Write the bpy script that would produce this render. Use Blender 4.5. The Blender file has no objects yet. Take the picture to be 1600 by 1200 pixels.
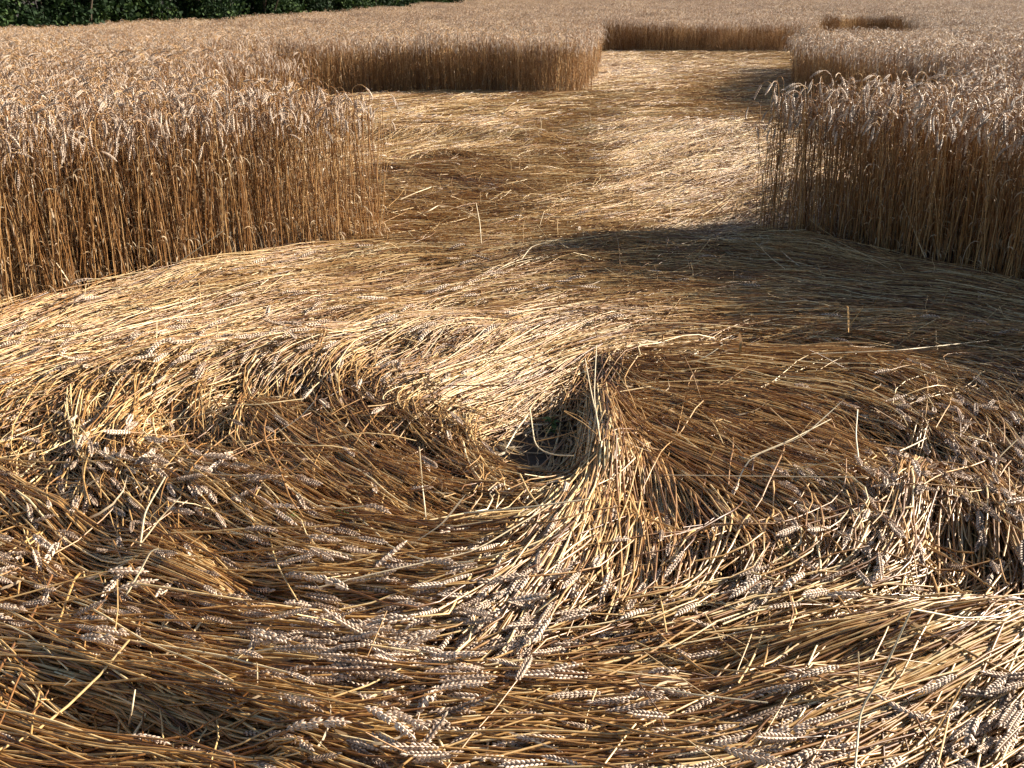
import bpy, math, random
import numpy as np

R = math.radians
rng = np.random.default_rng(11)
random.seed(11)
sc = bpy.context.scene
COL = sc.collection

# ------------------------------------------------------------------ camera
CAM_H = 1.5
PITCH = R(20.1)
cam_d = bpy.data.cameras.new('camera')
cam_d.sensor_width = 36.0
cam_d.lens = 36.0
cam_d.clip_start = 0.05
cam_d.clip_end = 2000
cam = bpy.data.objects.new('camera', cam_d)
cam.location = (0, 0, CAM_H)
cam.rotation_euler = (math.pi / 2 - PITCH, 0, 0)
COL.objects.link(cam)
sc.camera = cam

# ------------------------------------------------------------------ light
SUN_EL = R(25)
SUN_AZ = R(70)          # clockwise from +Y (the viewing direction) towards +X
world = bpy.data.worlds.new('World')
sc.world = world
world.use_nodes = True
wn = world.node_tree
wn.nodes.clear()
wo = wn.nodes.new('ShaderNodeOutputWorld')
wb = wn.nodes.new('ShaderNodeBackground')
ws = wn.nodes.new('ShaderNodeTexSky')
ws.sky_type = 'NISHITA'
ws.sun_disc = False
ws.sun_elevation = SUN_EL
ws.sun_rotation = SUN_AZ
wb.inputs['Strength'].default_value = 0.05
wn.links.new(ws.outputs[0], wb.inputs[0])
wn.links.new(wb.outputs[0], wo.inputs[0])

sun_d = bpy.data.lights.new('sun', 'SUN')
sun_d.energy = 5.0
sun_d.angle = R(0.5)
sun_d.color = (1.0, 0.90, 0.76)
sun = bpy.data.objects.new('sun', sun_d)
# lamp's -Z points away from the sun
sun.rotation_euler = (math.pi / 2 - SUN_EL, 0, math.pi - SUN_AZ)
COL.objects.link(sun)

sc.view_settings.view_transform = 'Standard'
sc.view_settings.look = 'None'
sc.view_settings.gamma = 1.0
sc.view_settings.exposure = 1.3
sc.view_settings.use_curve_mapping = False
sc.cycles.max_bounces = 6
sc.cycles.diffuse_bounces = 2
sc.cycles.glossy_bounces = 2
sc.cycles.transmission_bounces = 2

# ------------------------------------------------------------------ geometry of the place
F = 1600.0
cp, sp = math.cos(PITCH), math.sin(PITCH)


def ground_z(x, y):
    x = np.asarray(x, float); y = np.asarray(y, float)
    s = np.clip(y - 30, 0, None)
    z = 0.025 * (np.sqrt(s * s + 9) - 3)
    return z + 0.02 * np.sin(x * 0.35 + 1.3) * np.clip((y - 8) / 12, 0, 1)


def g2p(x, y, z=0.0):
    """world point -> position in the 1600 x 1200 photograph (used only for culling and design)"""
    dz = z - CAM_H
    depth = y * cp - dz * sp
    depth = np.maximum(depth, 0.05)
    up = y * sp + dz * cp
    return 800 + F * x / depth, 600 - F * up / depth


def p2g(px, py, z=0.0):
    """a point of the photograph -> where it lies on the ground (or at height z)"""
    a = (px - 800) / F
    b = (600 - py) / F
    dy = cp + b * sp
    dz = -sp + b * cp
    t = (z - CAM_H) / dz
    return a * t, dy * t


def W(px, py, z=0.0):
    x, y = p2g(px, py, z)
    return np.array([x, y, z])


# flattened areas: circles and paths of the formation
RIM_A = np.radians([-180, -90, -20, 38.6, 60.0, 67.0, 110.0, 135.3, 153.7, 180])
RIM_R = np.array([3.25, 3.3, 3.3, 3.12, 3.46, 3.44, 3.36, 3.09, 3.25, 3.25])


def rim(x, y):
    return np.interp(np.arctan2(y - 3.5, x - .3), RIM_A, RIM_R)


def laid(x, y, grow=0.0):
    x = np.asarray(x, float); y = np.asarray(y, float)
    g = grow
    m = np.hypot(x - .3, y - 3.5) < rim(x, y) + g                               # near circle
    m |= (x - .45) ** 2 + (y - 10.15) ** 2 < (3.5 + g) ** 2                     # second circle
    m |= (x > -.87 - g) & (x < 1.60 + g) & (y > 5.5) & (y < 8)                  # the gap joining them
    m |= ((x + 1.3) / (3.3 + g)) ** 2 + ((y - 15.9) / (3.7 + g)) ** 2 < 1       # wide third area
    m |= (np.abs(x - 1.3) < 3.0 + g) & (y > 12.0) & (y < 19.3 + g)
    m |= (x > 2.5) & (x < 5.1 + g) & (y > 9.6 - g) & (y < 19.3 + g)                 # unseen lobe added behind the right block to let sun onto the mat
    cx = 3.2 + (y - 19) * .19 + .08 * np.sin(y * 1.1)                                                  # path running back
    hw = 1.8 + (y - 19) * .10
    m |= (np.abs(x - cx) < hw + g) & (y > 17) & (y < 36.5 + g)
    m |= ((x - .326 * y) / (1.7 + g)) ** 4 + ((y - 36.0) / (9.0 + g)) ** 4 < 1        # far clearing
    return m


HEDGE = [(-32, 14), (-21, 23.5), (-15.3, 31), (-11.6, 44), (-2.5, 82), (27, 84), (75, 88)]


def before_hedge(x, y):
    hx = np.array([p[0] for p in HEDGE]); hy = np.array([p[1] for p in HEDGE])
    return y < np.interp(x, hx, hy) - 0.8


def wave(seed, n=9, lo=0.6, hi=3.0):
    r = np.random.default_rng(seed)
    k = r.uniform(lo, hi, n); a = r.uniform(0, 2 * np.pi, n); ph = r.uniform(0, 2 * np.pi, n)
    def f(x, y):
        x = np.asarray(x, float); y = np.asarray(y, float)
        s = np.zeros(np.broadcast(x, y).shape)
        for i in range(n):
            s = s + np.sin(k[i] * (x * math.cos(a[i]) + y * math.sin(a[i])) * 2 * math.pi + ph[i])
        return s / math.sqrt(n)
    return f


N_BIG = wave(1, 8, .12, .5)
N_MID = wave(2, 9, .5, 1.6)
N_FINE = wave(3, 9, 1.8, 4.5)

# direction in which the crop lies, read off the photograph: (px, py, dx, dy, share of ears showing)
ANCH = np.array([
    # near circle, upper rim
    (20, 520, -1, .38, .1), (200, 470, -1, .30, .05), (400, 440, -1, .22, .05), (600, 425, -1, .14, .05),
    (800, 410, -1, .14, .03), (1000, 402, -1, .02, .02), (1200, 402, -1, -.05, .02), (1400, 430, -1, -.12, .02),
    (1560, 480, -1, -.2, .02),
    (50, 570, -1, .42, .1), (250, 520, -1, .36, .25), (420, 490, -1, .28, .1), (600, 470, -1, .22, .1), (760, 460, -1, .14, .2),
    (950, 460, -1, .06, .1), (1150, 470, -1, .0, .05), (1400, 490, -1, -.05, .05), (1550, 530, -1, -.1, .05),
    # bright band
    (60, 615, -1, .45, .5), (200, 590, -1, .42, .3), (340, 570, -1, .36, .3), (480, 560, -1, .4, .6), (620, 560, -1, .45, .3),
    (740, 560, -1, .5, .1), (860, 530, -1, .45, .05), (700, 620, -1, .6, .1), (960, 520, -1, .3, .05), (820, 590, -1, .45, .05),
    (1060, 540, -1, .15, .05),
    # left curl
    (30, 660, -.8, 1, .4), (120, 660, -.35, 1, .25), (200, 660, -.2, 1, .15), (280, 660, .0, 1, .15), (350, 670, .15, 1, .2),
    (60, 740, .5, 1, .3), (160, 740, .5, 1, .4), (260, 750, .6, 1, .6), (30, 800, 1, .6, .3),
    (440, 650, .75, 1, .2), (520, 690, 1, .75, .1), (600, 730, 1, .62, .05), (450, 740, 1, .8, .2), (660, 690, 1, .8, .1),
    (560, 620, .5, 1, .2), (700, 740, 1, .45, .05), (560, 780, 1, .42, .1), (680, 800, 1, .2, .05), (600, 840, 1, .12, .1),
    (740, 840, 1, -.1, .1), (340, 790, 1, .7, .6), (420, 830, 1, .45, .5), (200, 830, 1, .85, .4),
    (80, 850, 1, .6, .4), (250, 900, 1, .65, .1), (360, 900, 1, .55, .2), (120, 930, 1, .55, .5), (480, 890, 1, .18, .6),
    (40, 950, 1, .3, .6), (620, 890, 1, .03, .2), (560, 935, 1, .05, .7), (700, 920, 1, -.02, .2), (760, 900, 1, -.04, .15),
    (300, 980, 1, .35, .7), (150, 1010, 1, .5, .9), (480, 1000, 1, .18, 1), (650, 1000, 1, .05, .9), (400, 1060, 1, .16, 1),
    (560, 1070, 1, .1, 1), (720, 1060, 1, .0, .6), (820, 1080, 1, -.05, .35), (30, 1050, 1, .4, .2), (150, 1090, 1, .42, .1),
    (300, 1130, 1, .42, .1), (430, 1170, 1, .34, .2), (60, 1150, 1, .3, .1), (150, 1190, 1, .15, .3), (600, 1140, 1, .06, .5),
    (620, 1190, 1, .0, .8), (800, 1170, 1, -.05, .4),
    # middle tuft that falls towards the camera
    (930, 620, -.02, 1, .0), (935, 700, -.25, 1, .0), (900, 770, -.75, 1, .05), (860, 850, -.8, 1, .1), (820, 920, -.75, 1, .3),
    (780, 990, -.6, 1, .5), (920, 860, -.45, 1, .1), (900, 930, -.6, 1, .15), (980, 820, -.1, 1, .1), (1000, 900, -.1, 1, .2),
    (960, 950, -.3, 1, .25), (1060, 880, .1, 1, .2), (1030, 800, .3, 1, .1),
    # fan to the right
    (1000, 620, 1, .3, .0), (1000, 680, 1, .75, .0), (1080, 690, 1, .5, .0), (1200, 700, 1, .36, .05), (1300, 720, 1, .5, .1),
    (1100, 620, 1, .15, .0), (1250, 620, 1, .2, .05), (1400, 640, 1, .45, .2), (1500, 640, 1, .9, .4), (1580, 620, .8, 1, .4),
    (1120, 760, 1, .75, .1), (1220, 790, 1, .7, .2), (1300, 790, 1, .8, .3), (1160, 850, .4, 1, .3), (1250, 860, .2, 1, .35),
    (1450, 730, .6, 1, .6), (1560, 740, .35, 1, .6), (1390, 790, -.15, 1, .6), (1340, 860, -.5, 1, .35), (1450, 850, -.25, 1, .4),
    (1540, 850, .25, 1, .5), (1500, 920, .1, 1, .4), (1590, 920, .3, 1, .4), (1100, 930, -.2, 1, .3),
    (1080, 560, 1, -.02, .0), (1250, 560, 1, .04, .05), (1400, 560, 1, .06, .05), (1540, 570, 1, .2, .1),
    # lower right sweep
    (900, 1000, -1, .14, .3), (1020, 980, -1, .2, .2), (1150, 960, -1, .25, .4), (1300, 940, -1, .3, .2), (1450, 950, -1, .35, .05),
    (950, 1050, -1, .1, .25), (1100, 1030, -1, .14, .2), (1250, 1010, -1, .12, .05), (1400, 1010, -1, .1, .05), (1540, 1000, -1, .5, .05),
    (1150, 1080, -1, .06, .05), (1300, 1060, -1, .05, .02), (1000, 1100, -1, .05, .15), (1400, 1060, -1, .4, .05),
    (1550, 1050, -1, .5, .3), (1250, 1120, -1, .38, .1), (1100, 1160, -1, .25, .6), (1380, 1140, -1, .55, .6), (1500, 1130, -1, .65, .9),
    (1590, 1140, -1, .7, .9), (1250, 1190, -1, .5, .8), (1450, 1190, -1, .7, .9), (950, 1170, -1, .05, .4),
    (1560, 980, -1, .8, .1),
    # second circle
    (650, 370, 1, .05, .02), (800, 360, 1, .03, .02), (950, 355, 1, -.05, .02), (1060, 360, 1, -.25, .02), (1140, 355, 1, -.5, .05),
    (640, 330, 1, .12, .02), (760, 320, 1, .06, .02), (900, 310, 1, -.05, .02), (1020, 300, 1, -.25, .02), (1130, 300, 1, -.45, .05),
    (650, 280, 1, .2, .05), (760, 270, 1, .14, .05), (880, 260, 1, .02, .05), (1000, 250, 1, -.2, .1), (1100, 250, 1, -.42, .2),
    (1190, 240, 1, -.5, .2), (1300, 280, 1, -.55, .1), (600, 228, 1, -.1, .3), (700, 226, 1, -.1, .5), (800, 222, 1, -.08, .5), (860, 215, 1, .02, .2), (700, 250, 1, .2, .1),
    (980, 205, 1, -.12, .4), (1100, 205, 1, -.3, .5), (1400, 300, 1, -.6, .1),
    # third area and the path behind
    (560, 200, 1, -.1, .6), (700, 205, 1, -.09, .6), (620, 180, 1, -.06, .5), (760, 180, 1, -.05, .3), (900, 180, 1, .0, .2), (1050, 180, 1, -.02, .2),
    (700, 160, 1, -.04, .2), (900, 160, 1, .0, .1), (1100, 165, 1, .05, .1), (1200, 170, 1, .1, .1),
    (1000, 140, 1, -.03, .1), (1150, 140, 1, .02, .1), (960, 120, 1, -.1, .4), (1100, 125, 1, .0, .2), (1000, 104, 1, -.15, .8),
    (1120, 105, 1, -.05, .3), (1050, 92, 1, 0, .1), (1180, 92, 1, 0, .1),
])
_e = 3.0
_ax, _ay = p2g(ANCH[:, 0], ANCH[:, 1], .05)
_bx, _by = p2g(ANCH[:, 0] + ANCH[:, 2] * _e, ANCH[:, 1] + ANCH[:, 3] * _e, .05)
_th = np.arctan2(_by - _ay, _bx - _ax)
AV = np.stack([np.cos(2 * _th), np.sin(2 * _th), np.cos(_th), np.sin(_th), ANCH[:, 4]], 1)


def flow(x, y):
    """(angle from root to ear, share of ears) at ground points"""
    px, py = g2p(x, np.maximum(y, 1.0), .05)
    px = np.clip(px, -150, 1750); py = np.clip(py, 60, 1330)
    out = np.zeros((len(px), 5))
    for s in range(0, len(px), 20000):
        dx = px[s:s + 20000, None] - ANCH[None, :, 0]
        dy = (py[s:s + 20000, None] - ANCH[None, :, 1]) * 1.35
        # finer vertical weighting far away, where the picture is compressed
        dy = dy * np.clip(700 / (py[s:s + 20000, None] + 120), 1, 3)
        d2 = dx * dx + dy * dy
        w = np.exp(-d2 / (2 * 42 ** 2)) + 30 / (d2 + 2500) ** 1.5
        out[s:s + 20000] = (w @ AV) / w.sum(1)[:, None]
    th = 0.5 * np.arctan2(out[:, 1], out[:, 0])
    flip = (np.cos(th) * out[:, 2] + np.sin(th) * out[:, 3]) < 0
    th = np.where(flip, th + np.pi, th)
    return th, out[:, 4]


# relief of the mat: (px1,py1,px2,py2,width m,height m)
RELIEF = [
    (60, 490, 350, 440, .35, .03), (350, 440, 620, 405, .35, .03), (620, 405, 1000, 402, .33, .04), (1000, 402, 1250, 395, .33, .05),
    (1250, 400, 1560, 470, .35, .03),
    (40, 625, 260, 585, .24, .04), (260, 585, 480, 565, .20, .06), (480, 560, 700, 530, .2, .035), (700, 530, 930, 510, .22, .03),
    (270, 650, 300, 690, .10, -.08), (390, 620, 470, 615, .09, -.08), (500, 515, 700, 492, .07, -.06),
    (860, 665, 845, 725, .17, -.14), (938, 645, 940, 740, .10, .11), (900, 800, 830, 930, .16, .03), (1000, 790, 1080, 830, .08, -.08),
    (1010, 850, 1100, 880, .16, .03), (640, 805, 830, 800, .07, -.07), (700, 770, 850, 780, .1, .03),
    (1150, 540, 1560, 545, .10, -.08), (1000, 575, 1350, 590, .18, .035), (1350, 600, 1560, 690, .2, .03),
    (1330, 680, 1440, 720, .07, -.10), (1360, 790, 1560, 820, .22, .05), (1460, 860, 1520, 880, .07, -.08), (1180, 880, 1330, 870, .15, .05),
    (60, 1115, 400, 1190, .04, -.09), (20, 1050, 480, 1150, .09, .03), (400, 950, 600, 965, .05, -.07), (0, 830, 160, 850, .06, -.07),
    (110, 880, 160, 895, .07, -.08), (330, 880, 430, 950, .05, -.06), (200, 770, 420, 800, .12, .05), (1100, 1062, 1340, 1062, .05, -.08),
    (1250, 1080, 1580, 980, .14, .07), (640, 1045, 800, 1035, .04, -.04), (640, 250, 830, 245, .18, -.07), (560, 215, 830, 222, .28, .14),
    (940, 205, 1180, 205, .35, .06), (1070, 158, 1200, 158, .5, -.07), (940, 100, 1120, 100, 1.0, .07), (1480, 940, 1590, 950, .08, -.08),
    (640, 700, 720, 760, .06, -.05), (480, 800, 520, 810, .05, -.05),
]
REL = []
for (a, b, c, d, w, h) in RELIEF:
    REL.append((p2g(a, b, .05), p2g(c, d, .05), w, h))


def mat_h(x, y):
    """height of the top of the flattened crop"""
    x = np.asarray(x, float); y = np.asarray(y, float)
    h = np.full(x.shape, .065)
    for (a, b, w, amp) in REL:
        vx, vy = b[0] - a[0], b[1] - a[1]
        L = vx * vx + vy * vy + 1e-9
        t = np.clip(((x - a[0]) * vx + (y - a[1]) * vy) / L, 0, 1)
        d2 = (x - a[0] - t * vx) ** 2 + (y - a[1] - t * vy) ** 2
        h = h + amp * np.exp(-d2 / (w * w))
    h = h + .009 * N_MID(x, y) + .004 * N_FINE(x, y) + .008 * N_BIG(x, y)
    return np.maximum(h, .004)


HOLES = [((850, 700), .21, .95), ((135, 885), .07, .8), ((285, 670), .06, .6), ((1400, 700), .08, .6), ((435, 958), .05, .5),
         ((850, 800), .08, .5), ((1500, 880), .06, .6), ((120, 1125), .04, .5)]
HOLES = [(p2g(c[0], c[1], .03), r, p) for c, r, p in HOLES]

# ------------------------------------------------------------------ materials


def nodes(name):
    m = bpy.data.materials.new(name)
    m.use_nodes = True
    nt = m.node_tree
    nt.nodes.clear()
    o = nt.nodes.new('ShaderNodeOutputMaterial')
    return m, nt, o


def ramp(nt, stops):
    r = nt.nodes.new('ShaderNodeValToRGB')
    e = r.color_ramp.elements
    e[0].position = stops[0][0]; e[0].color = (*stops[0][1], 1)
    e[1].position = stops[-1][0]; e[1].color = (*stops[-1][1], 1)
    for p, c in stops[1:-1]:
        k = e.new(p); k.color = (*c, 1)
    return r


def math_node(nt, op, a, b=None):
    n = nt.nodes.new('ShaderNodeMath'); n.operation = op
    for i, v in enumerate((a, b)):
        if v is None: continue
        if isinstance(v, (int, float)): n.inputs[i].default_value = v
        else: nt.links.new(v, n.inputs[i])
    return n.outputs[0]


def straw_material(name, stops, rough=.34, spec=.5, per_instance=0.0, noise=.3, translucent=0.0, node_dark=.55, nscale=60.):
    m, nt, o = nodes(name)
    at = nt.nodes.new('ShaderNodeAttribute'); at.attribute_name = 'tint'
    al = nt.nodes.new('ShaderNodeAttribute'); al.attribute_name = 'along'
    tc = nt.nodes.new('ShaderNodeTexCoord')
    nz = nt.nodes.new('ShaderNodeTexNoise'); nz.inputs['Scale'].default_value = nscale; nz.inputs['Detail'].default_value = 3
    nt.links.new(tc.outputs['Object'], nz.inputs['Vector'])
    v = math_node(nt, 'MULTIPLY', math_node(nt, 'SUBTRACT', nz.outputs[0], .5), noise * 2)
    v = math_node(nt, 'ADD', at.outputs['Fac'], v)
    if per_instance:
        oi = nt.nodes.new('ShaderNodeObjectInfo')
        v = math_node(nt, 'ADD', v, math_node(nt, 'MULTIPLY', math_node(nt, 'SUBTRACT', oi.outputs['Random'], .5), per_instance))
    rp = ramp(nt, stops)
    nt.links.new(v, rp.inputs[0])
    # darker rings at the joints of the stem
    fr = math_node(nt, 'FRACT', math_node(nt, 'ADD', math_node(nt, 'MULTIPLY', al.outputs['Fac'], 3.6), math_node(nt, 'MULTIPLY', at.outputs['Fac'], 7.0)))
    ring = math_node(nt, 'LESS_THAN', fr, .035)
    mx = nt.nodes.new('ShaderNodeMix'); mx.data_type = 'RGBA'; mx.blend_type = 'MULTIPLY'
    nt.links.new(math_node(nt, 'MULTIPLY', ring, node_dark), mx.inputs['Factor'])
    nt.links.new(rp.outputs[0], mx.inputs['A'])
    mx.inputs['B'].default_value = (.32, .2, .12, 1)
    b = nt.nodes.new('ShaderNodeBsdfPrincipled')
    nt.links.new(mx.outputs['Result'], b.inputs['Base Color'])
    n2 = nt.nodes.new('ShaderNodeTexNoise'); n2.inputs['Scale'].default_value = 23; n2.inputs['Detail'].default_value = 2
    nt.links.new(tc.outputs['Object'], n2.inputs['Vector'])
    nt.links.new(math_node(nt, 'ADD', math_node(nt, 'MULTIPLY', n2.outputs[0], .5), rough - .17), b.inputs['Roughness'])
    b.inputs['Specular IOR Level'].default_value = spec
    if translucent:
        tr = nt.nodes.new('ShaderNodeBsdfTranslucent')
        nt.links.new(mx.outputs['Result'], tr.inputs[0])
        ms = nt.nodes.new('ShaderNodeMixShader'); ms.inputs[0].default_value = translucent
        nt.links.new(b.outputs[0], ms.inputs[1]); nt.links.new(tr.outputs[0], ms.inputs[2])
        nt.links.new(ms.outputs[0], o.inputs[0])
    else:
        nt.links.new(b.outputs[0], o.inputs[0])
    return m


M_STRAW = straw_material('flattened_straw', [(0, (.075, .027, .006)), (.3, (.235, .098, .021)), (.6, (.46, .262, .085)), (.85, (.68, .48, .22)), (1, (.80, .64, .37))], rough=.32, spec=.85)
M_STAND = straw_material('standing_straw', [(0, (.12, .048, .013)), (.45, (.35, .17, .052)), (1, (.64, .42, .19))], rough=.34, spec=.6, per_instance=.7)
M_EAR = straw_material('wheat_ear', [(0, (.22, .14, .09)), (.45, (.56, .425, .31)), (1, (.84, .69, .55))], rough=.42, spec=.6, per_instance=.5, noise=.15, node_dark=0)
M_LEAF = straw_material('dry_leaf', [(0, (.24, .14, .07)), (.5, (.50, .36, .21)), (1, (.78, .67, .49))], rough=.5, per_instance=.4, translucent=.3, node_dark=0)
M_PALE = straw_material('pale_straw', [(0, (.55, .38, .18)), (1, (.86, .72, .48))], rough=.36, noise=.2)
M_ORANGE = straw_material('orange_straw', [(0, (.36, .16, .03)), (1, (.62, .33, .07))], rough=.4, noise=.2)

m, nt, o = nodes('field_soil'); M_SOIL = m
tc = nt.nodes.new('ShaderNodeTexCoord')
n1 = nt.nodes.new('ShaderNodeTexNoise'); n1.inputs['Scale'].default_value = 14; n1.inputs['Detail'].default_value = 8
nt.links.new(tc.outputs['Object'], n1.inputs['Vector'])
rp = ramp(nt, [(.3, (.014, .009, .006)), (.55, (.035, .022, .013)), (.75, (.075, .05, .028))])
nt.links.new(n1.outputs[0], rp.inputs[0])
b = nt.nodes.new('ShaderNodeBsdfPrincipled'); b.inputs['Roughness'].default_value = .9
nt.links.new(rp.outputs[0], b.inputs['Base Color'])
bp = nt.nodes.new('ShaderNodeBump'); bp.inputs['Strength'].default_value = .8; bp.inputs['Distance'].default_value = .03
nt.links.new(n1.outputs[0], bp.inputs['Height']); nt.links.new(bp.outputs[0], b.inputs['Normal'])
nt.links.new(b.outputs[0], o.inputs[0])


def green_material(name, stops, tr=.3):
    m, nt, o = nodes(name)
    at = nt.nodes.new('ShaderNodeAttribute'); at.attribute_name = 'tint'
    rp = ramp(nt, stops); nt.links.new(at.outputs['Fac'], rp.inputs[0])
    b = nt.nodes.new('ShaderNodeBsdfPrincipled'); b.inputs['Roughness'].default_value = .75; b.inputs['Specular IOR Level'].default_value = .15
    nt.links.new(rp.outputs[0], b.inputs['Base Color'])
    t = nt.nodes.new('ShaderNodeBsdfTranslucent'); nt.links.new(rp.outputs[0], t.inputs[0])
    ms = nt.nodes.new('ShaderNodeMixShader'); ms.inputs[0].default_value = tr
    nt.links.new(b.outputs[0], ms.inputs[1]); nt.links.new(t.outputs[0], ms.inputs[2]); nt.links.new(ms.outputs[0], o.inputs[0])
    return m


M_HEDGE = green_material('hedge_leaves', [(0, (.006, .014, .006)), (.6, (.018, .040, .012)), (1, (.09, .14, .04))], .15)
M_WEED = green_material('weed_leaves', [(0, (.06, .10, .03)), (1, (.16, .22, .07))], .3)
M_BARK = green_material('bark', [(0, (.05, .035, .025)), (1, (.09, .07, .05))], .0)

# ------------------------------------------------------------------ mesh builders


def make_mesh(name, verts, quads=None, tris=None, tint=None, along=None, mats=(), matidx=None, smooth=True):
    me = bpy.data.meshes.new(name)
    nv = len(verts)
    nq = 0 if quads is None else len(quads)
    n3 = 0 if tris is None else len(tris)
    me.vertices.add(nv)
    me.vertices.foreach_set('co', np.asarray(verts, np.float32).ravel())
    parts, starts, c = [], [], 0
    if nq:
        parts.append(np.asarray(quads, np.int32).ravel()); starts.append(np.arange(nq) * 4); c = nq * 4
    if n3:
        parts.append(np.asarray(tris, np.int32).ravel()); starts.append(c + np.arange(n3) * 3)
    loops = np.concatenate(parts)
    me.loops.add(len(loops)); me.loops.foreach_set('vertex_index', loops)
    me.polygons.add(nq + n3)
    me.polygons.foreach_set('loop_start', np.concatenate(starts).astype(np.int32))
    if smooth:
        me.polygons.foreach_set('use_smooth', np.ones(nq + n3, bool))
    if matidx is not None:
        me.polygons.foreach_set('material_index', np.asarray(matidx, np.int32))
    for m in mats: me.materials.append(m)
    if tint is not None:
        a = me.attributes.new('tint', 'FLOAT', 'POINT'); a.data.foreach_set('value', np.asarray(tint, np.float32).ravel())
    if along is not None:
        a = me.attributes.new('along', 'FLOAT', 'POINT'); a.data.foreach_set('value', np.asarray(along, np.float32).ravel())
    me.update(calc_edges=True)
    return me


def norm(v):
    return v / np.maximum(np.linalg.norm(v, axis=-1, keepdims=True), 1e-9)


def frames(C):
    T = np.gradient(C, axis=1)
    T = norm(T)
    up = np.zeros_like(T); up[..., 2] = 1
    vert = np.abs(T[..., 2]) > .97
    up[vert] = (0, 1, 0)
    S = norm(np.cross(T, up))
    U = np.cross(S, T)
    return T, S, U


def tubes(C, rad, K, tint):
    """C (N,S,3) centre lines, rad (N,S) -> verts, quads, tint, along"""
    N, S, _ = C.shape
    T, Sd, U = frames(C)
    a = np.arange(K) * 2 * np.pi / K + np.pi / 2
    V = C[:, :, None, :] + rad[:, :, None, None] * (np.cos(a)[None, None, :, None] * Sd[:, :, None, :] + np.sin(a)[None, None, :, None] * U[:, :, None, :])
    idx = np.arange(N * S * K).reshape(N, S, K)
    i0 = idx[:, :-1, :]; i1 = idx[:, 1:, :]
    q = np.stack([i0, np.roll(i0, -1, 2), np.roll(i1, -1, 2), i1], -1).reshape(-1, 4)
    tn = np.repeat(tint, S * K)
    al = np.broadcast_to(np.linspace(0, 1, S)[None, :, None], (N, S, K)).ravel()
    return V.reshape(-1, 3), q, tn, al


def ribbons(C, wid, tint, twist=None):
    N, S, _ = C.shape
    T, Sd, U = frames(C)
    tw = np.zeros((N, S)) if twist is None else twist
    D = np.cos(tw)[..., None] * Sd + np.sin(tw)[..., None] * U
    V = np.stack([C - D * wid[..., None] / 2, C + D * wid[..., None] / 2], 2)
    idx = np.arange(N * S * 2).reshape(N, S, 2)
    q = np.stack([idx[:, :-1, 0], idx[:, :-1, 1], idx[:, 1:, 1], idx[:, 1:, 0]], -1).reshape(-1, 4)
    return V.reshape(-1, 3), q, np.repeat(tint, S * 2), np.zeros(N * S * 2)


class Bag:
    def __init__(s): s.v = []; s.q = []; s.t = []; s.a = []; s.m = []; s.n = 0
    def add(s, r, mat=0):
        v, q, t, a = r
        s.v.append(v); s.q.append(q + s.n); s.t.append(t); s.a.append(a); s.m.append(np.full(len(q), mat)); s.n += len(v)
    def mesh(s, name, mats, smooth=True):
        return make_mesh(name, np.concatenate(s.v), np.concatenate(s.q), None, np.concatenate(s.t), np.concatenate(s.a), mats, np.concatenate(s.m), smooth)


def link(name, data, parent=None, loc=None, **props):
    o = bpy.data.objects.new(name, data)
    COL.objects.link(o)
    if parent is not None: o.parent = parent
    if loc is not None: o.location = loc
    for k, v in props.items(): o[k] = v
    return o


def curve_line(pts, n):
    """smooth polyline through pts, n samples"""
    pts = np.asarray(pts, float)
    t = np.r_[0, np.cumsum(np.linalg.norm(np.diff(pts, axis=0), axis=1))]
    u = np.linspace(0, t[-1], n)
    return np.stack([np.interp(u, t, pts[:, i]) for i in range(3)], 1)


# --- one grain husk: a small pointed body, returned as quads (degenerate free)
def husk(base, d, side, length, w, th, rings=4, K=5):
    d = d / np.linalg.norm(d)
    s = side - d * np.dot(side, d); s /= np.linalg.norm(s)
    u = np.cross(s, d)
    prof = {3: ((0, .35), (.4, 1), (1, .08)), 4: ((0, .35), (.3, .95), (.65, .8), (1, .06))}[rings]
    V = []
    for t, r in prof:
        for k in range(K):
            a = 2 * math.pi * k / K
            V.append(base + d * length * t + s * math.cos(a) * w * r + u * math.sin(a) * th * r)
    Q = []
    for i in range(rings - 1):
        for k in range(K):
            Q.append((i * K + k, i * K + (k + 1) % K, (i + 1) * K + (k + 1) % K, (i + 1) * K + k))
    return np.array(V), np.array(Q)


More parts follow.
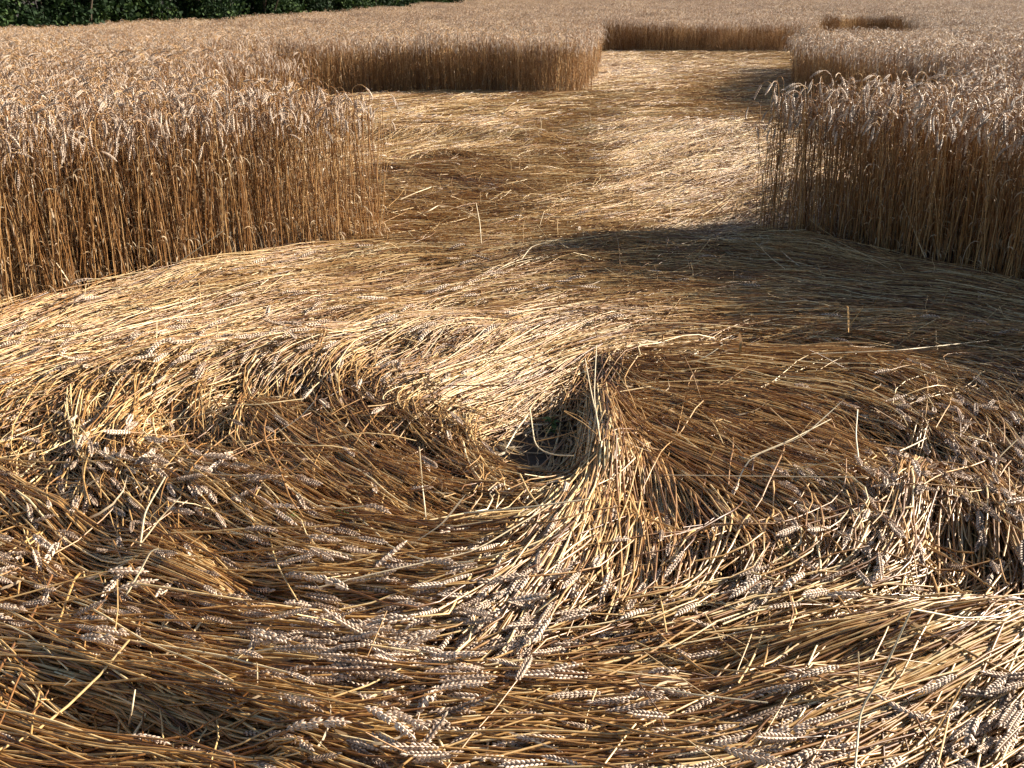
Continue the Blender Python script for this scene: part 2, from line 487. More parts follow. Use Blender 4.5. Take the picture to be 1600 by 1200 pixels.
def ear_geo(length=.09, n=18, detail=2, bend=.25, seed=0, fat=1.0):
    """ear along +X from the origin, bending down slightly; spikelets in two rows"""
    r = np.random.default_rng(seed)
    bag = Bag()
    def axis(t):
        a = bend * t
        return np.array([length * t * math.cos(a * .5), 0, -length * t * math.sin(a * .5)]), np.array([math.cos(a), 0, -math.sin(a)])
    ax = np.array([[axis(t)[0] for t in np.linspace(0, .95, 6)]])
    bag.add(tubes(ax, np.full((1, 6), .0018), 4, np.array([.3])))
    for i in range(n):
        t = .02 + .86 * i / (n - 1)
        p, T = axis(t)
        sgn = 1 if i % 2 == 0 else -1
        env = fat * r.uniform(.88, 1.1) * min(1, .62 + 1.8 * t) * (1 - .55 * max(0, t - .7) / .3)
        if detail == 2 and r.random() < .06: continue
        Y = np.array([0, 1, 0]) * sgn
        Z = np.cross(T, np.array([0, 1, 0])); Z /= np.linalg.norm(Z)
        fl = (-1, 0, 1) if detail == 2 else ((-.8, .8) if detail == 1 else (0,))
        for f in fl:
            d = T + Y * (.38 + r.normal(0, .03)) + Z * f * .38
            b0 = p + Y * .0026 * env + Z * f * .0016 * env
            if detail == 2:
                v, q = husk(b0, d, Y, .0135 * env, .0034 * env, .0029 * env, 4, 5)
            elif detail == 1:
                v, q = husk(b0, d, Y, .0145 * env, .0042 * env, .0036 * env, 3, 4)
            else:
                v, q = husk(b0, T + Y * .3, Y, .018 * env, .0058 * env, .0062 * env, 3, 4)
            tv = .45 + r.normal(0, .15) + (.18 if f == 0 else 0)
            bag.add((v, q, np.full(len(v), tv), np.zeros(len(v))))
    # tip husk
    p, T = axis(.9)
    v, q = husk(p, T, np.array([0, 1., 0]), .016, .003, .003, 4 if detail == 2 else 3, 5)
    bag.add((v, q, np.full(len(v), .55), np.zeros(len(v))))
    return bag


def ear_mesh(name, **k):
    return ear_geo(**k).mesh(name, [M_EAR])


EARS_HI = [ear_mesh('ear', length=(.10, .088, .112, .095, .078, .105, .092, .118)[i], n=(18, 16, 20, 18, 14, 19, 16, 21)[i], detail=2,
                    bend=(-.1, .25, .5, .1, .7, -.3, .35, .05)[i], seed=i, fat=(1, .9, 1.05, .8, .95, .85, 1.1, .9)[i]) for i in range(8)]
EARS_MID = [ear_mesh('ear_mid', length=.10, n=14, detail=1, bend=(.0, .3, .6)[i], seed=10 + i) for i in range(3)]
EARS_LO = [ear_mesh('ear_low', length=.105, n=9, detail=0, bend=(.0, .4)[i], seed=20 + i) for i in range(2)]


def transform(v, pos, X, roll=0.0, s=1.0):
    """place geometry whose long axis is +X so that it runs along X at pos"""
    X = X / np.linalg.norm(X)
    up = np.array([0, 0, 1.]) if abs(X[2]) < .95 else np.array([0, 1., 0])
    Yv = np.cross(up, X); Yv /= np.linalg.norm(Yv)
    Zv = np.cross(X, Yv)
    c, q = math.cos(roll), math.sin(roll)
    Y2 = Yv * c + Zv * q; Z2 = -Yv * q + Zv * c
    return pos + s * (v[:, :1] * X + v[:, 1:2] * Y2 + v[:, 2:3] * Z2)


# ------------------------------------------------------------------ standing stalk prototypes
def stalk_bag(bag, base, h, lean, az, nod, seed, ear_detail, K=4, S=9, leaves=3, rad=.0021, ear=True):
    r = np.random.default_rng(seed)
    dirx = np.array([math.cos(az), math.sin(az), 0])
    # stem up to the neck then a cane-like crook
    top = h
    pts = []
    for t in np.linspace(0, 1, S - 3):
        z = t * (top - .05)
        off = lean * t * t * h
        pts.append(base + dirx * off + np.array([r.normal(0, .003), r.normal(0, .003), z]))
    p = pts[-1]
    ang = .15
    steps = 4
    for k in range(steps):
        ang += nod / steps
        p = p + (dirx * math.sin(ang) + np.array([0, 0, 1]) * math.cos(ang)) * .022
        pts.append(p)
    C = np.array([pts])
    rr = np.linspace(rad, rad * .6, len(pts))[None]
    tint = .45 + r.normal(0, .15)
    bag.add(tubes(C, rr, K, np.array([tint])), 0)
    if ear:
        X = dirx * math.sin(ang + .1) + np.array([0, 0, 1]) * math.cos(ang + .1)
        eg = ear_geo(length=.074 + r.uniform(-.014, .014), n={2: 18, 1: 14, 0: 8}[ear_detail], detail=ear_detail, bend=.6, seed=seed, fat=.78)
        v = transform(np.concatenate(eg.v), p, X, r.uniform(-.6, .6))
        bag.add((v, np.concatenate(eg.q), np.concatenate(eg.t) + r.normal(0, .1), np.zeros(len(v))), 1)
    for l in range(leaves):
        z0 = h * r.choice([.15, .3, .42, .55, .68, .8]) + r.normal(0, .02)
        a = r.uniform(0, 2 * math.pi); L = r.uniform(.05, .15)
        n = 6
        dd = np.array([math.cos(a), math.sin(a), 0])
        t = np.linspace(0, 1, n)
        b0 = base + dirx * lean * (z0 / h) ** 2 * h + np.array([0, 0, z0])
        drop = r.uniform(.6, 1.5)
        C = b0 + dd * (L * .45 * np.sin(t * 1.7))[:, None] + np.array([0, 0, 1]) * (L * (.35 * t - drop * t * t))[:, None]
        C[:, 2] = np.maximum(C[:, 2], .005)
        w = .0065 * np.array([.8, 1, .9, .7, .45, .08]) * r.uniform(.6, 1.2)
        tw = np.linspace(0, r.normal(0, 2.2), n)
        bag.add(ribbons(C[None], w[None], np.array([.45 + r.normal(0, .2)]), tw[None]), 2)


def proto(name, n, spread, detail, K, S, leaves, seed, rad=.0021):
    r = np.random.default_rng(seed)
    bag = Bag()
    for i in range(n):
        base = np.array([*(r.uniform(-spread, spread, 2) if n > 1 else (0, 0)), 0])
        stalk_bag(bag, base, r.uniform(.80, .94), abs(r.normal(.03, .05)), r.uniform(0, 2 * math.pi) if r.random() < .5 else r.normal(2.6, .8),
                  r.uniform(1.3, 2.7), seed * 100 + i, detail, K, S, leaves, rad)
    return bag.mesh(name, [M_STAND, M_EAR, M_LEAF])


P_NEAR = [proto('stalk_near', 1, 0, 1, 5, 10, 4, 30 + i, .0023) for i in range(14)]
P_MID = [proto('stalk_mid', 9, .11, 0, 3, 7, 2, 60 + i, .0024) for i in range(8)]
P_FAR = [proto('stalk_far', 50, .30, 0, 3, 6, 1, 90 + i, .0026) for i in range(6)]

# ------------------------------------------------------------------ instancing for the uncountable masses


def scatter(name, pts, rot, scl, meshes, parent=None, **props):
    lib = bpy.data.collections.new(name + '_sources')
    for i, me in enumerate(meshes):
        lib.objects.link(bpy.data.objects.new('%s_source_%02d' % (name, i), me))
    me = bpy.data.meshes.new(name)
    me.vertices.add(len(pts)); me.vertices.foreach_set('co', np.asarray(pts, np.float32).ravel())
    a = me.attributes.new('rot', 'FLOAT_VECTOR', 'POINT'); a.data.foreach_set('vector', np.asarray(rot, np.float32).ravel())
    a = me.attributes.new('scl', 'FLOAT', 'POINT'); a.data.foreach_set('value', np.asarray(scl, np.float32).ravel())
    a = me.attributes.new('idx', 'INT', 'POINT'); a.data.foreach_set('value', rng.integers(0, len(meshes), len(pts)).astype(np.int32))
    ob = link(name, me, parent, **props)
    ng = bpy.data.node_groups.new(name + '_nodes', 'GeometryNodeTree')
    ng.interface.new_socket('Geometry', in_out='INPUT', socket_type='NodeSocketGeometry')
    ng.interface.new_socket('Geometry', in_out='OUTPUT', socket_type='NodeSocketGeometry')
    gi = ng.nodes.new('NodeGroupInput'); go = ng.nodes.new('NodeGroupOutput')
    mp = ng.nodes.new('GeometryNodeMeshToPoints')
    ip = ng.nodes.new('GeometryNodeInstanceOnPoints'); ip.inputs['Pick Instance'].default_value = True
    ci = ng.nodes.new('GeometryNodeCollectionInfo'); ci.inputs['Collection'].default_value = lib
    ci.inputs['Separate Children'].default_value = True; ci.inputs['Reset Children'].default_value = True
    def attr(nm, ty):
        n = ng.nodes.new('GeometryNodeInputNamedAttribute'); n.data_type = ty; n.inputs['Name'].default_value = nm
        return n.outputs['Attribute']
    L = ng.links.new
    L(gi.outputs[0], mp.inputs['Mesh']); L(mp.outputs[0], ip.inputs['Points']); L(ci.outputs[0], ip.inputs['Instance'])
    L(attr('idx', 'INT'), ip.inputs['Instance Index'])
    e2r = ng.nodes.new('FunctionNodeEulerToRotation'); L(attr('rot', 'FLOAT_VECTOR'), e2r.inputs[0]); L(e2r.outputs[0], ip.inputs['Rotation'])
    L(attr('scl', 'FLOAT'), ip.inputs['Scale'])
    L(ip.outputs[0], go.inputs[0])
    md = ob.modifiers.new('scatter', 'NODES'); md.node_group = ng
    return ob


# ------------------------------------------------------------------ ground
def ground():
    ys = np.unique(np.r_[np.linspace(-3, 8, 90), np.linspace(8, 40, 60), np.linspace(40, 130, 45), 200, 400, 900])
    xs = np.unique(np.r_[-900, -300, -120, np.linspace(-60, -5, 40), np.linspace(-5, 5, 80), np.linspace(5, 60, 40), 120, 300, 900])
    X, Y = np.meshgrid(xs, ys)
    Z = ground_z(X, np.minimum(Y, 130))
    near = (np.abs(X) < 8) & (Y < 14)
    Z = Z + np.where(near, .006 * N_FINE(X, Y), 0)
    V = np.stack([X, Y, Z], -1).reshape(-1, 3)
    n, m_ = X.shape
    idx = np.arange(n * m_).reshape(n, m_)
    Q = np.stack([idx[:-1, :-1], idx[:-1, 1:], idx[1:, 1:], idx[1:, :-1]], -1).reshape(-1, 4)
    me = make_mesh('field_ground', V, Q, mats=[M_SOIL])
    link('field_ground', me, kind='structure', label='dark brown soil of the wheat field under the crop')


ground()

# ------------------------------------------------------------------ hedge beyond the field
def bush_mesh(seed, n=6500, w=2.4, h=3.4):
    r = np.random.default_rng(seed)
    nb = 26
    cx = r.uniform(-w * .45, w * .45, nb); cy = r.uniform(-w * .3, w * .3, nb); cz = r.uniform(.15, 1, nb) * h * .85
    rad = r.uniform(.3, .75, nb)
    k = r.integers(0, nb, n)
    d = norm(r.normal(size=(n, 3))) * (r.random((n, 1)) ** .33)
    P = np.stack([cx[k], cy[k], cz[k]], 1) + d * rad[k][:, None]
    P[:, 2] = np.abs(P[:, 2])
    ax = norm(r.normal(size=(n, 3)) + np.array([0, 0, -.3])); bx = norm(np.cross(ax, r.normal(size=(n, 3))))
    L = r.uniform(.07, .17, n)[:, None]; wd = L * .42
    V = np.stack([P - bx * 0, P + ax * L * .5 + bx * wd, P + ax * L, P + ax * L * .5 - bx * wd], 1).reshape(-1, 3)
    Q = np.arange(n * 4).reshape(n, 4)
    t = np.clip(.45 + r.normal(0, .18, n) + .5 * (r.random(nb)[k] - .5), 0, 1)
    return make_mesh('foliage', V, Q, tint=np.repeat(t, 4), mats=[M_HEDGE], smooth=False)


def stems_mesh(seed, h=2.8):
    r = np.random.default_rng(seed)
    C = []
    for i in range(6):
        b = np.array([r.uniform(-.5, .5), r.uniform(-.25, .25), 0]); e = b + np.array([r.normal(0, .6), r.normal(0, .4), h * r.uniform(.7, 1)])
        t = np.linspace(0, 1, 6)[:, None]
        C.append(b * (1 - t) + e * t + np.sin(t * 3) * r.normal(0, .08, 3))
    bag = Bag(); bag.add(tubes(np.array(C), np.tile(np.linspace(.05, .015, 6), (6, 1)), 6, r.uniform(0, 1, 6)))
    return bag.mesh('trunk', [M_BARK])


BUSH = [bush_mesh(200 + i) for i in range(5)]
BSTEM = [stems_mesh(220 + i) for i in range(3)]
seg = []
for (a, b_) in zip(HEDGE[:-1], HEDGE[1:]):
    a = np.array(a, float); b_ = np.array(b_, float)
    L = np.linalg.norm(b_ - a); step = 1.7 if a[1] < 60 and a[0] < -5 else 2.3
    for t in np.arange(0, L, step): seg.append(a + (b_ - a) * t / L)
nb = 0
for i, p in enumerate(seg):
    if p[0] > 45 or p[0] < -27: continue
    x = p[0] + random.uniform(-.4, .4); y = p[1] + random.uniform(.2, 1.2)
    far = y > 60
    s = random.uniform(.85, 1.25) * (1.15 if far else 1)
    t = link('hedge_bush', None, loc=(x, y, float(ground_z(x, min(y, 130))) - .05), category='bush', group='dark bushes of the hedge beyond the wheat',
             label='dark green bush of the far hedge along the top right edge of the wheat' if x > -2 else
             'dark leafy bush at the top left corner, behind the wheat' if y < 36 else 'bush of the receding hedge, right of the dark top left corner')
    t.scale = (s, s, s); t.rotation_euler = (0, 0, random.uniform(0, 6.28))
    link('foliage', BUSH[i % 5], t, kind='stuff'); link('trunk', BSTEM[i % 3], t)
    nb += 1

# ------------------------------------------------------------------ standing wheat
def in_view(x, y, margin=90, z=.45):
    px, py = g2p(x, y, z)
    px0, py0 = g2p(x, y, .95)
    return (px > -margin) & (px < 1600 + margin) & (y > .4) & (py0 < 1300)


def sample(x0, x1, y0, y1, dens):
    n = int((x1 - x0) * (y1 - y0) * dens)
    return rng.uniform(x0, x1, n), rng.uniform(y0, y1, n)


def stand(name, x, y, meshes, label, s0=1.0, jit=.12):
    z = ground_z(x, y)
    hvar = 1 + .035 * N_BIG(x * .6, y * .6)
    s = 1.1 * s0 * hvar * rng.uniform(1 - jit, 1 + jit * .8, len(x))
    rot = np.stack([rng.normal(0, .07, len(x)), rng.normal(0, .07, len(x)), rng.uniform(-np.pi, np.pi, len(x)) * .55], 1)
    return scatter(name, np.stack([x, y, z], 1), rot, s, meshes, kind='stuff', category='wheat', label=label)


DENS = 600
x, y = sample(-8, 9, -1.5, 14, DENS)
k = ~laid(x, y, .0 + .015 * N_MID(x, y)) & before_hedge(x, y)
vis = in_view(x, y, 220)
# the crop beside and behind the camera that shades the circle
side = (~vis) & (x > 2) & (x < 6.5) & (y > -1.0) & (y < 9)
k &= vis | (side & (rng.random(len(x)) < .95))
x, y = x[k], y[k]
# front rows become single stalks
edge_l = (x < -.4) & (y < 8.2) & laid(x, y, .22) & (g2p(x, y, .1)[0] > -20)
edge_r = (x > 1.4) & (y < 8.0) & (y > 4.4) & laid(x, y, .15) & (g2p(x, y, .1)[0] < 1620)
nearcirc = np.hypot(x - .3, y - 3.5) < rim(x, y) + .2
el = np.where(edge_l & nearcirc)[0]; er = np.where(edge_r & nearcirc)[0]
rng.shuffle(el); rng.shuffle(er)
el, er = el[:80], er[:45]
single = np.r_[el, er]
mask = np.ones(len(x), bool); mask[single] = False
sx, sy = x[single], y[single]
x, y = x[mask], y[mask]
lf = (x < .4) & (y < 9.5)
stand('standing_wheat', x[lf], y[lf], P_NEAR, 'sunlit block of standing golden wheat with nodding ears on the left, before the second circle')
rt = ~lf & (y < 12)
stand('standing_wheat', x[rt], y[rt], P_NEAR, 'block of standing wheat on the right with its dark shaded foot, throwing shade on the flattened circle')
bk = ~lf & ~rt
stand('standing_wheat', x[bk], y[bk], P_NEAR, 'narrow stand of wheat between the second circle and the wide flattened area')

# single stalks of the front rows
SM = []
for i in range(8):
    b1 = Bag(); stalk_bag(b1, np.zeros(3), .82 + .015 * i, .02 + .01 * i, i * 1.3, 1.4 + .18 * i, 700 + i, 2, 6, 14, 4, .0025)
    # split by material so that stem, ear and leaf are separate parts
    v = np.concatenate(b1.v); q = np.concatenate(b1.q); t = np.concatenate(b1.t); a = np.concatenate(b1.a); mi = np.concatenate(b1.m)
    parts = []
    for mi_, nm, mt in ((0, 'stem', M_STAND), (1, 'ear', M_EAR), (2, 'leaf', M_LEAF)):
        qq = q[mi == mi_]
        if mi_ == 2:
            # every leaf blade is a piece of its own (5 quads each)
            for s in range(0, len(qq), 5):
                u, inv = np.unique(qq[s:s + 5], return_inverse=True)
                parts.append((nm, make_mesh(nm, v[u], inv.reshape(-1, 4), None, t[u], a[u], [mt])))
        else:
            u, inv = np.unique(qq, return_inverse=True)
            parts.append((nm, make_mesh(nm, v[u], inv.reshape(-1, 4), None, t[u], a[u], [mt])))
    SM.append(parts)
for i, (a, b_) in enumerate(zip(sx, sy)):
    left = a < .4
    t = link('wheat_stalk', None, loc=(a, b_, 0), category='wheat stalk',
             group='upright stalks in the front row of the left wheat' if left else 'upright stalks in the front row of the right wheat',
             label='upright golden wheat stalk with drooping ear at the see-through tip of the left block' if left and a > -1.6 else
             'upright golden wheat stalk in the sunlit front row of the left block' if left else
             'upright wheat stalk with hanging ear in the shaded front row of the right block')
    t.rotation_euler = (random.gauss(0, .06), random.gauss(0, .06), random.uniform(-1.8, 1.8))
    s = random.uniform(.97, 1.17); t.scale = (s, s, s)
    for nm, me in SM[i % 8]: link(nm, me, t)

# middle distance
x, y = sample(-16, 24, 11, 33, 46)
k = (y > 13.5 + rng.normal(0, .2, len(x))) & ~laid(x, y, .13) & before_hedge(x, y) & in_view(x, y, 80)
x, y = x[k], y[k]
lf = (x < 1.6)
stand('standing_wheat', x[lf], y[lf], P_MID, 'broad stand of wheat behind the flattened area on the left, its shaded front edge facing the camera')
stand('standing_wheat', x[~lf], y[~lf], P_MID, 'wheat standing behind the right block, beside the flattened path')
# crisp edges round the far clearings, single stalks
x, y = sample(-8, 13, 12, 38.5, 240)
k = (y > 13.3) & ~laid(x, y, .0) & laid(x, y, .3) & in_view(x, y, 40)
x, y = x[k], y[k]
stand('standing_wheat', x, y, [proto('stalk_edge', 1, 0, 0, 3, 7, 3, 130 + i, .0024) for i in range(10)], 'thin outermost rows of stalks lining the flattened area and path behind')
# far field
x, y = sample(-24, 62, 31, 90, 5.5)
k = ~laid(x, y, .3) & before_hedge(x, y) & in_view(x, y, 70) & (y > 33 + rng.normal(0, .3, len(x)))
x, y = x[k], y[k]
stand('standing_wheat', x, y, P_FAR, 'far pale field of ripe wheat ears stretching back to the hedge', jit=.06)

# ------------------------------------------------------------------ flattened crop
def streamline(px, py, half, n, sign_lock=True):
    """integrate the lie of the crop both ways from given centres; returns (N, 2n+1, 2), root first"""
    N = len(px)
    th0, ear = flow(px, py)
    step = half / n
    out = np.zeros((N, 2 * n + 1, 2)); out[:, n, 0] = px; out[:, n, 1] = py
    for sgn in (-1, 1):
        X = px.copy(); Y = py.copy(); th = th0.copy()
        for k in range(1, n + 1):
            X = X + sgn * np.cos(th) * step; Y = Y + sgn * np.sin(th) * step
            t2, _ = flow(X, Y)
            d = (t2 - th + np.pi / 2) % np.pi - np.pi / 2          # line field: nearest of both senses
            th = th + np.clip(d, -.5, .5)
            out[:, n + sgn * k, 0] = X; out[:, n + sgn * k, 1] = Y
    return out, th0


def lay(cx, cy, per, n, length, width, seed, stray=.05, kink=.10, lift=(0, .05), sd_ang=.055, drift=.05):
    """bundles of stems: centres cx, cy; returns centre lines (M, 2n+1, 3) and tint (M,)"""
    r = np.random.default_rng(seed)
    S = 2 * n + 1
    SL, th0 = streamline(cx, cy, length / 2, n)
    # bundle-level deviation: turn the whole bundle about its centre
    def turn(P, c, a):
        d = P - c[:, None, :]
        ca, sa = np.cos(a)[:, None], np.sin(a)[:, None]
        return c[:, None, :] + np.stack([d[..., 0] * ca - d[..., 1] * sa, d[..., 0] * sa + d[..., 1] * ca], -1)
    cen = np.stack([cx, cy], 1)
    SL = turn(SL, cen, np.where(r.random(len(cx)) < .12, r.normal(0, .42, len(cx)), r.normal(0, sd_ang * 1.3, len(cx))) + drift * N_MID(cx, cy))
    blift = r.uniform(lift[0], lift[1], len(cx)); btint = r.normal(0, .09, len(cx))
    M = len(cx) * per
    bi = np.repeat(np.arange(len(cx)), per)
    P = SL[bi]
    T = norm(np.gradient(P, axis=1))
    Nn = np.stack([-T[..., 1], T[..., 0]], -1)
    off = r.normal(0, width, M)
    fan = r.uniform(.7, 1.3, len(cx))[bi]
    tt = np.linspace(0, 1, S)
    P = P + Nn * (off[:, None] * (1 + (fan[:, None] - 1) * (tt[None] * 2 - 1)))[..., None]
    P = P + T * r.uniform(-.3, .3, M)[:, None, None] * length * .75
    mid = P[:, n]
    ang = r.normal(0, sd_ang, M)
    st = r.random(M) < stray
    ang = np.where(st, r.normal(0, .7, M), ang)
    # stem length varies
    sc_ = r.uniform(.75, 1.1, M)
    d = (P - mid[:, None]) * sc_[:, None, None]
    ca, sa = np.cos(ang)[:, None], np.sin(ang)[:, None]
    P = mid[:, None] + np.stack([d[..., 0] * ca - d[..., 1] * sa, d[..., 0] * sa + d[..., 1] * ca], -1)
    # gentle own bend and a snapped joint on some
    w = r.normal(0, .010, M)[:, None] * np.sin(tt * np.pi)[None] + r.normal(0, .003, M)[:, None] * np.sin(tt * 2 * np.pi)[None]
    P = P + Nn * w[..., None]
    kk = np.where(r.random(M) < kink)[0]
    for j in range(2, S - 2):
        s = kk[(kk + j) % (S - 4) == 0]
        if len(s) == 0: continue
        a = r.normal(0, .45, len(s)); ca, sa = np.cos(a)[:, None], np.sin(a)[:, None]
        q = P[s, j:] - P[s, j][:, None]
        P[s, j:] = P[s, j][:, None] + np.stack([q[..., 0] * ca - q[..., 1] * sa, q[..., 0] * sa + q[..., 1] * ca], -1)
    H = mat_h(P[..., 0], P[..., 1])
    # stems are stiff: they bridge small hollows
    Hs = H.copy()
    Hs[:, 1:-1] = (H[:, :-2] + H[:, 1:-1] * 1.2 + H[:, 2:]) / 3.2
    lay_ = r.random(M) ** .6                                                   # 0 deep .. 1 on top
    z = Hs * (.25 + .75 * lay_[:, None]) + blift[bi][:, None] * lay_[:, None] + .028 * (tt[None] - .5) * r.uniform(0, 1.6, M)[:, None]
    z += (st * r.uniform(0, .05, M))[:, None] * np.abs(tt - r.random(M)[:, None])
    z = np.maximum(z, .004) + ground_z(P[..., 0], P[..., 1])
    z += r.normal(0, .009, M)[:, None] * np.sin(tt[None] * np.pi * r.uniform(1, 3, M)[:, None] + r.uniform(0, 6, M)[:, None])
    z = np.maximum(z, .004 + ground_z(P[..., 0], P[..., 1]))
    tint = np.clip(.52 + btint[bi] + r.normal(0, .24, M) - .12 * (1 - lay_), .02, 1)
    return np.concatenate([P, z[..., None]], -1), tint, lay_, bi


def cull(C, inside):
    r = np.random.default_rng(5)
    n = C.shape[1]
    keep = np.ones(len(C), bool)
    # every part must lie in the flattened area (ends may poke a little under the standing crop)
    keep &= laid(C[:, n // 2, 0], C[:, n // 2, 1]) & inside(C[:, n // 2, 0], C[:, n // 2, 1])
    keep &= laid(C[:, 0, 0], C[:, 0, 1], .25) & laid(C[:, -1, 0], C[:, -1, 1], .25)
    for (c, rad, p) in HOLES:
        d = np.min(np.hypot(C[..., 0] - c[0], C[..., 1] - c[1]), 1)
        keep &= ~((d < rad) & (r.random(len(C)) < p))
    return keep


def visible(C):
    n = C.shape[1] // 2
    px, py = g2p(C[:, n, 0], C[:, n, 1], .08)
    return (px > -650) & (px < 2250) & (py < 1600) & (C[:, n, 1] > .5)


# near circle ---------------------------------------------------------------
nb_ = 1500
cx = rng.uniform(-3.4, 3.7, nb_ * 2); cy = rng.uniform(.9, 7.1, nb_ * 2)
k = laid(cx, cy, .1) & (cy < 7.25)
cx, cy = cx[k], cy[k]
C, tint, top, _ = lay(cx, cy, 14, 4, .80, .05, 3, stray=.07, kink=.18, sd_ang=.075)
k = cull(C, lambda x, y: np.ones(len(x), bool)) & visible(C)
C, tint, top = C[k], tint[k], top[k]
print('near stems', len(C))
# upper tufts hand-placed: falling centre tuft etc. (px, py, bundles, spread)
tx, ty = [], []
for (px_, py_, n_, s_) in [(900, 790, 7, 25), (850, 870, 9, 35), (810, 940, 7, 30), (980, 860, 6, 35), (1060, 880, 5, 35), (930, 700, 3, 12),
                           (1380, 820, 7, 40), (1450, 870, 6, 45), (1540, 800, 6, 40), (700, 590, 8, 60), (820, 560, 6, 60), (480, 1040, 6, 90),
                           (200, 640, 6, 60), (520, 700, 6, 60), (1150, 700, 6, 80), (1450, 1080, 7, 70), (200, 1090, 6, 60), (350, 1140, 5, 60)]:
    for _ in range(n_):
        g = p2g(px_ + random.gauss(0, s_), py_ + random.gauss(0, s_ * .5), .1); tx.append(g[0]); ty.append(g[1])
C2, t2, top2, _ = lay(np.array(tx), np.array(ty), 13, 4, .62, .028, 8, stray=.05, kink=.2, lift=(.02, .06), sd_ang=.08)
k = cull(C2, lambda x, y: np.ones(len(x), bool)) & visible(C2)
C = np.concatenate([C, C2[k]]); tint = np.concatenate([tint, t2[k]]); top = np.concatenate([top, .5 + .5 * top2[k]])

# long sheaves whose two edges are followed in the photo: (edge A, edge B, stems, height of root and tip, stem length share)
def sheaf(A, B, n, z0, z1, share=.6, seed=0, spread=.14, n_along=9, ears=.2, tn=.55):
    r = np.random.default_rng(seed)
    GA = np.array([p2g(a, b, .1) for a, b in A]); GB = np.array([p2g(a, b, .1) for a, b in B])
    def res(G, m=40):
        t = np.r_[0, np.cumsum(np.linalg.norm(np.diff(G, axis=0), axis=1))]; u = np.linspace(0, t[-1], m)
        Q = np.stack([np.interp(u, t, G[:, i]) for i in range(2)], 1)
        for _ in range(10): Q[1:-1] = (Q[:-2] + Q[1:-1] * 2 + Q[2:]) / 4
        return Q
    QA, QB = res(GA), res(GB)
    out = np.zeros((n, n_along, 3)); u = np.linspace(0, 1, n_along)
    s = np.clip(r.normal(.5, .42, n), -.35, 1.35); s2 = s + r.normal(0, spread, n) + np.where(r.random(n) < .15, r.normal(0, .5, n), 0)
    sh = share * r.uniform(.75, 1.15, n)
    t0 = r.uniform(0, 1, n) * np.maximum(1 - sh, 0)
    top = r.random(n)
    for i in range(n):
        t = np.clip(t0[i] + sh[i] * u, 0, 1) * 39
        a = np.stack([np.interp(t, np.arange(40), QA[:, k]) for k in range(2)], 1)
        b = np.stack([np.interp(t, np.arange(40), QB[:, k]) for k in range(2)], 1)
        w = (s[i] * (1 - u) + s2[i] * u)[:, None]
        out[i, :, :2] = a * (1 - w) + b * w
        if r.random() < .3:                                     # snapped at a joint
            j = r.integers(2, 7); an = r.normal(0, .35); ca, sa = math.cos(an), math.sin(an)
            q = out[i, j:, :2] - out[i, j, :2]
            out[i, j:, :2] = out[i, j, :2] + np.stack([q[:, 0] * ca - q[:, 1] * sa, q[:, 0] * sa + q[:, 1] * ca], 1)
    H = mat_h(out[..., 0], out[..., 1])
    dome = (1 - ((s - .5) * 1.7) ** 2).clip(.15, 1)
    tt = np.clip(t0[:, None] + sh[:, None] * u[None], 0, 1)
    out[..., 2] = H * .9 + (z0 * (1 - tt) + z1 * tt) * (dome * top)[:, None] + .01 * top[:, None] + r.normal(0, .004, (n, 1)) * np.sin(u * 5)[None]
    tint_ = np.clip(tn + r.normal(0, .22, n), .03, 1)
    return out, tint_, .5 + .5 * top, np.full(n, ears)


SHEAVES = [
    ([(905, 600), (898, 660), (875, 740), (800, 840), (700, 985)], [(975, 620), (975, 710), (975, 800), (945, 900), (850, 1015)], 260, .035, .04, .5, .3, .62),
    ([(955, 655), (975, 740), (965, 850), (930, 940)], [(1025, 660), (1070, 760), (1125, 860), (1110, 940)], 110, .03, .03, .6, .25, .55),
    ([(1640, 925), (1400, 1035), (1150, 1130), (940, 1195)], [(1680, 1040), (1480, 1130), (1300, 1190), (1080, 1270)], 260, .035, .035, .5, .3, .62),
    ([(-80, 1005), (150, 1060), (380, 1130), (620, 1205)], [(-60, 1080), (150, 1120), (350, 1180), (560, 1260)], 200, .04, .04, .5, .05, .52),
    ([(400, 590), (540, 670), (700, 760), (800, 790)], [(360, 640), (480, 735), (640, 810), (780, 820)], 150, .05, .02, .7, .05, .5),
    ([(-40, 690), (130, 790), (330, 890), (480, 930)], [(-40, 760), (120, 860), (300, 940), (450, 975)], 170, .05, .04, .55, .35, .5),
    ([(1640, 900), (1350, 960), (1080, 1000), (860, 1040)], [(1600, 980), (1350, 1030), (1100, 1070), (850, 1100)], 200, .03, .03, .5, .12, .56),
    ([(330, 900), (520, 925), (720, 915), (880, 890)], [(330, 940), (520, 965), (720, 955), (880, 940)], 110, .04, .03, .6, .3, .55),
    ([(975, 640), (1150, 690), (1330, 760), (1420, 850)], [(985, 690), (1120, 760), (1260, 840), (1330, 900)], 200, .05, .03, .55, .15, .48),
    ([(990, 590), (1200, 600), (1400, 650), (1560, 740)], [(985, 630), (1190, 655), (1380, 720), (1500, 800)], 200, .05, .03, .5, .2, .45),
    ([(1430, 640), (1390, 740), (1370, 820), (1290, 910)], [(1480, 700), (1450, 770), (1440, 860), (1370, 940)], 110, .05, .04, .7, .4, .6),
    ([(980, 500), (800, 535), (640, 600), (560, 680)], [(1020, 545), (880, 580), (760, 630), (640, 700)], 260, .05, .03, .5, .05, .66),
    ([(330, 560), (180, 600), (90, 690), (80, 780)], [(420, 590), (280, 640), (200, 720), (180, 790)], 180, .05, .03, .6, .3, .6),
]
eshare = np.full(len(C), -1.0)
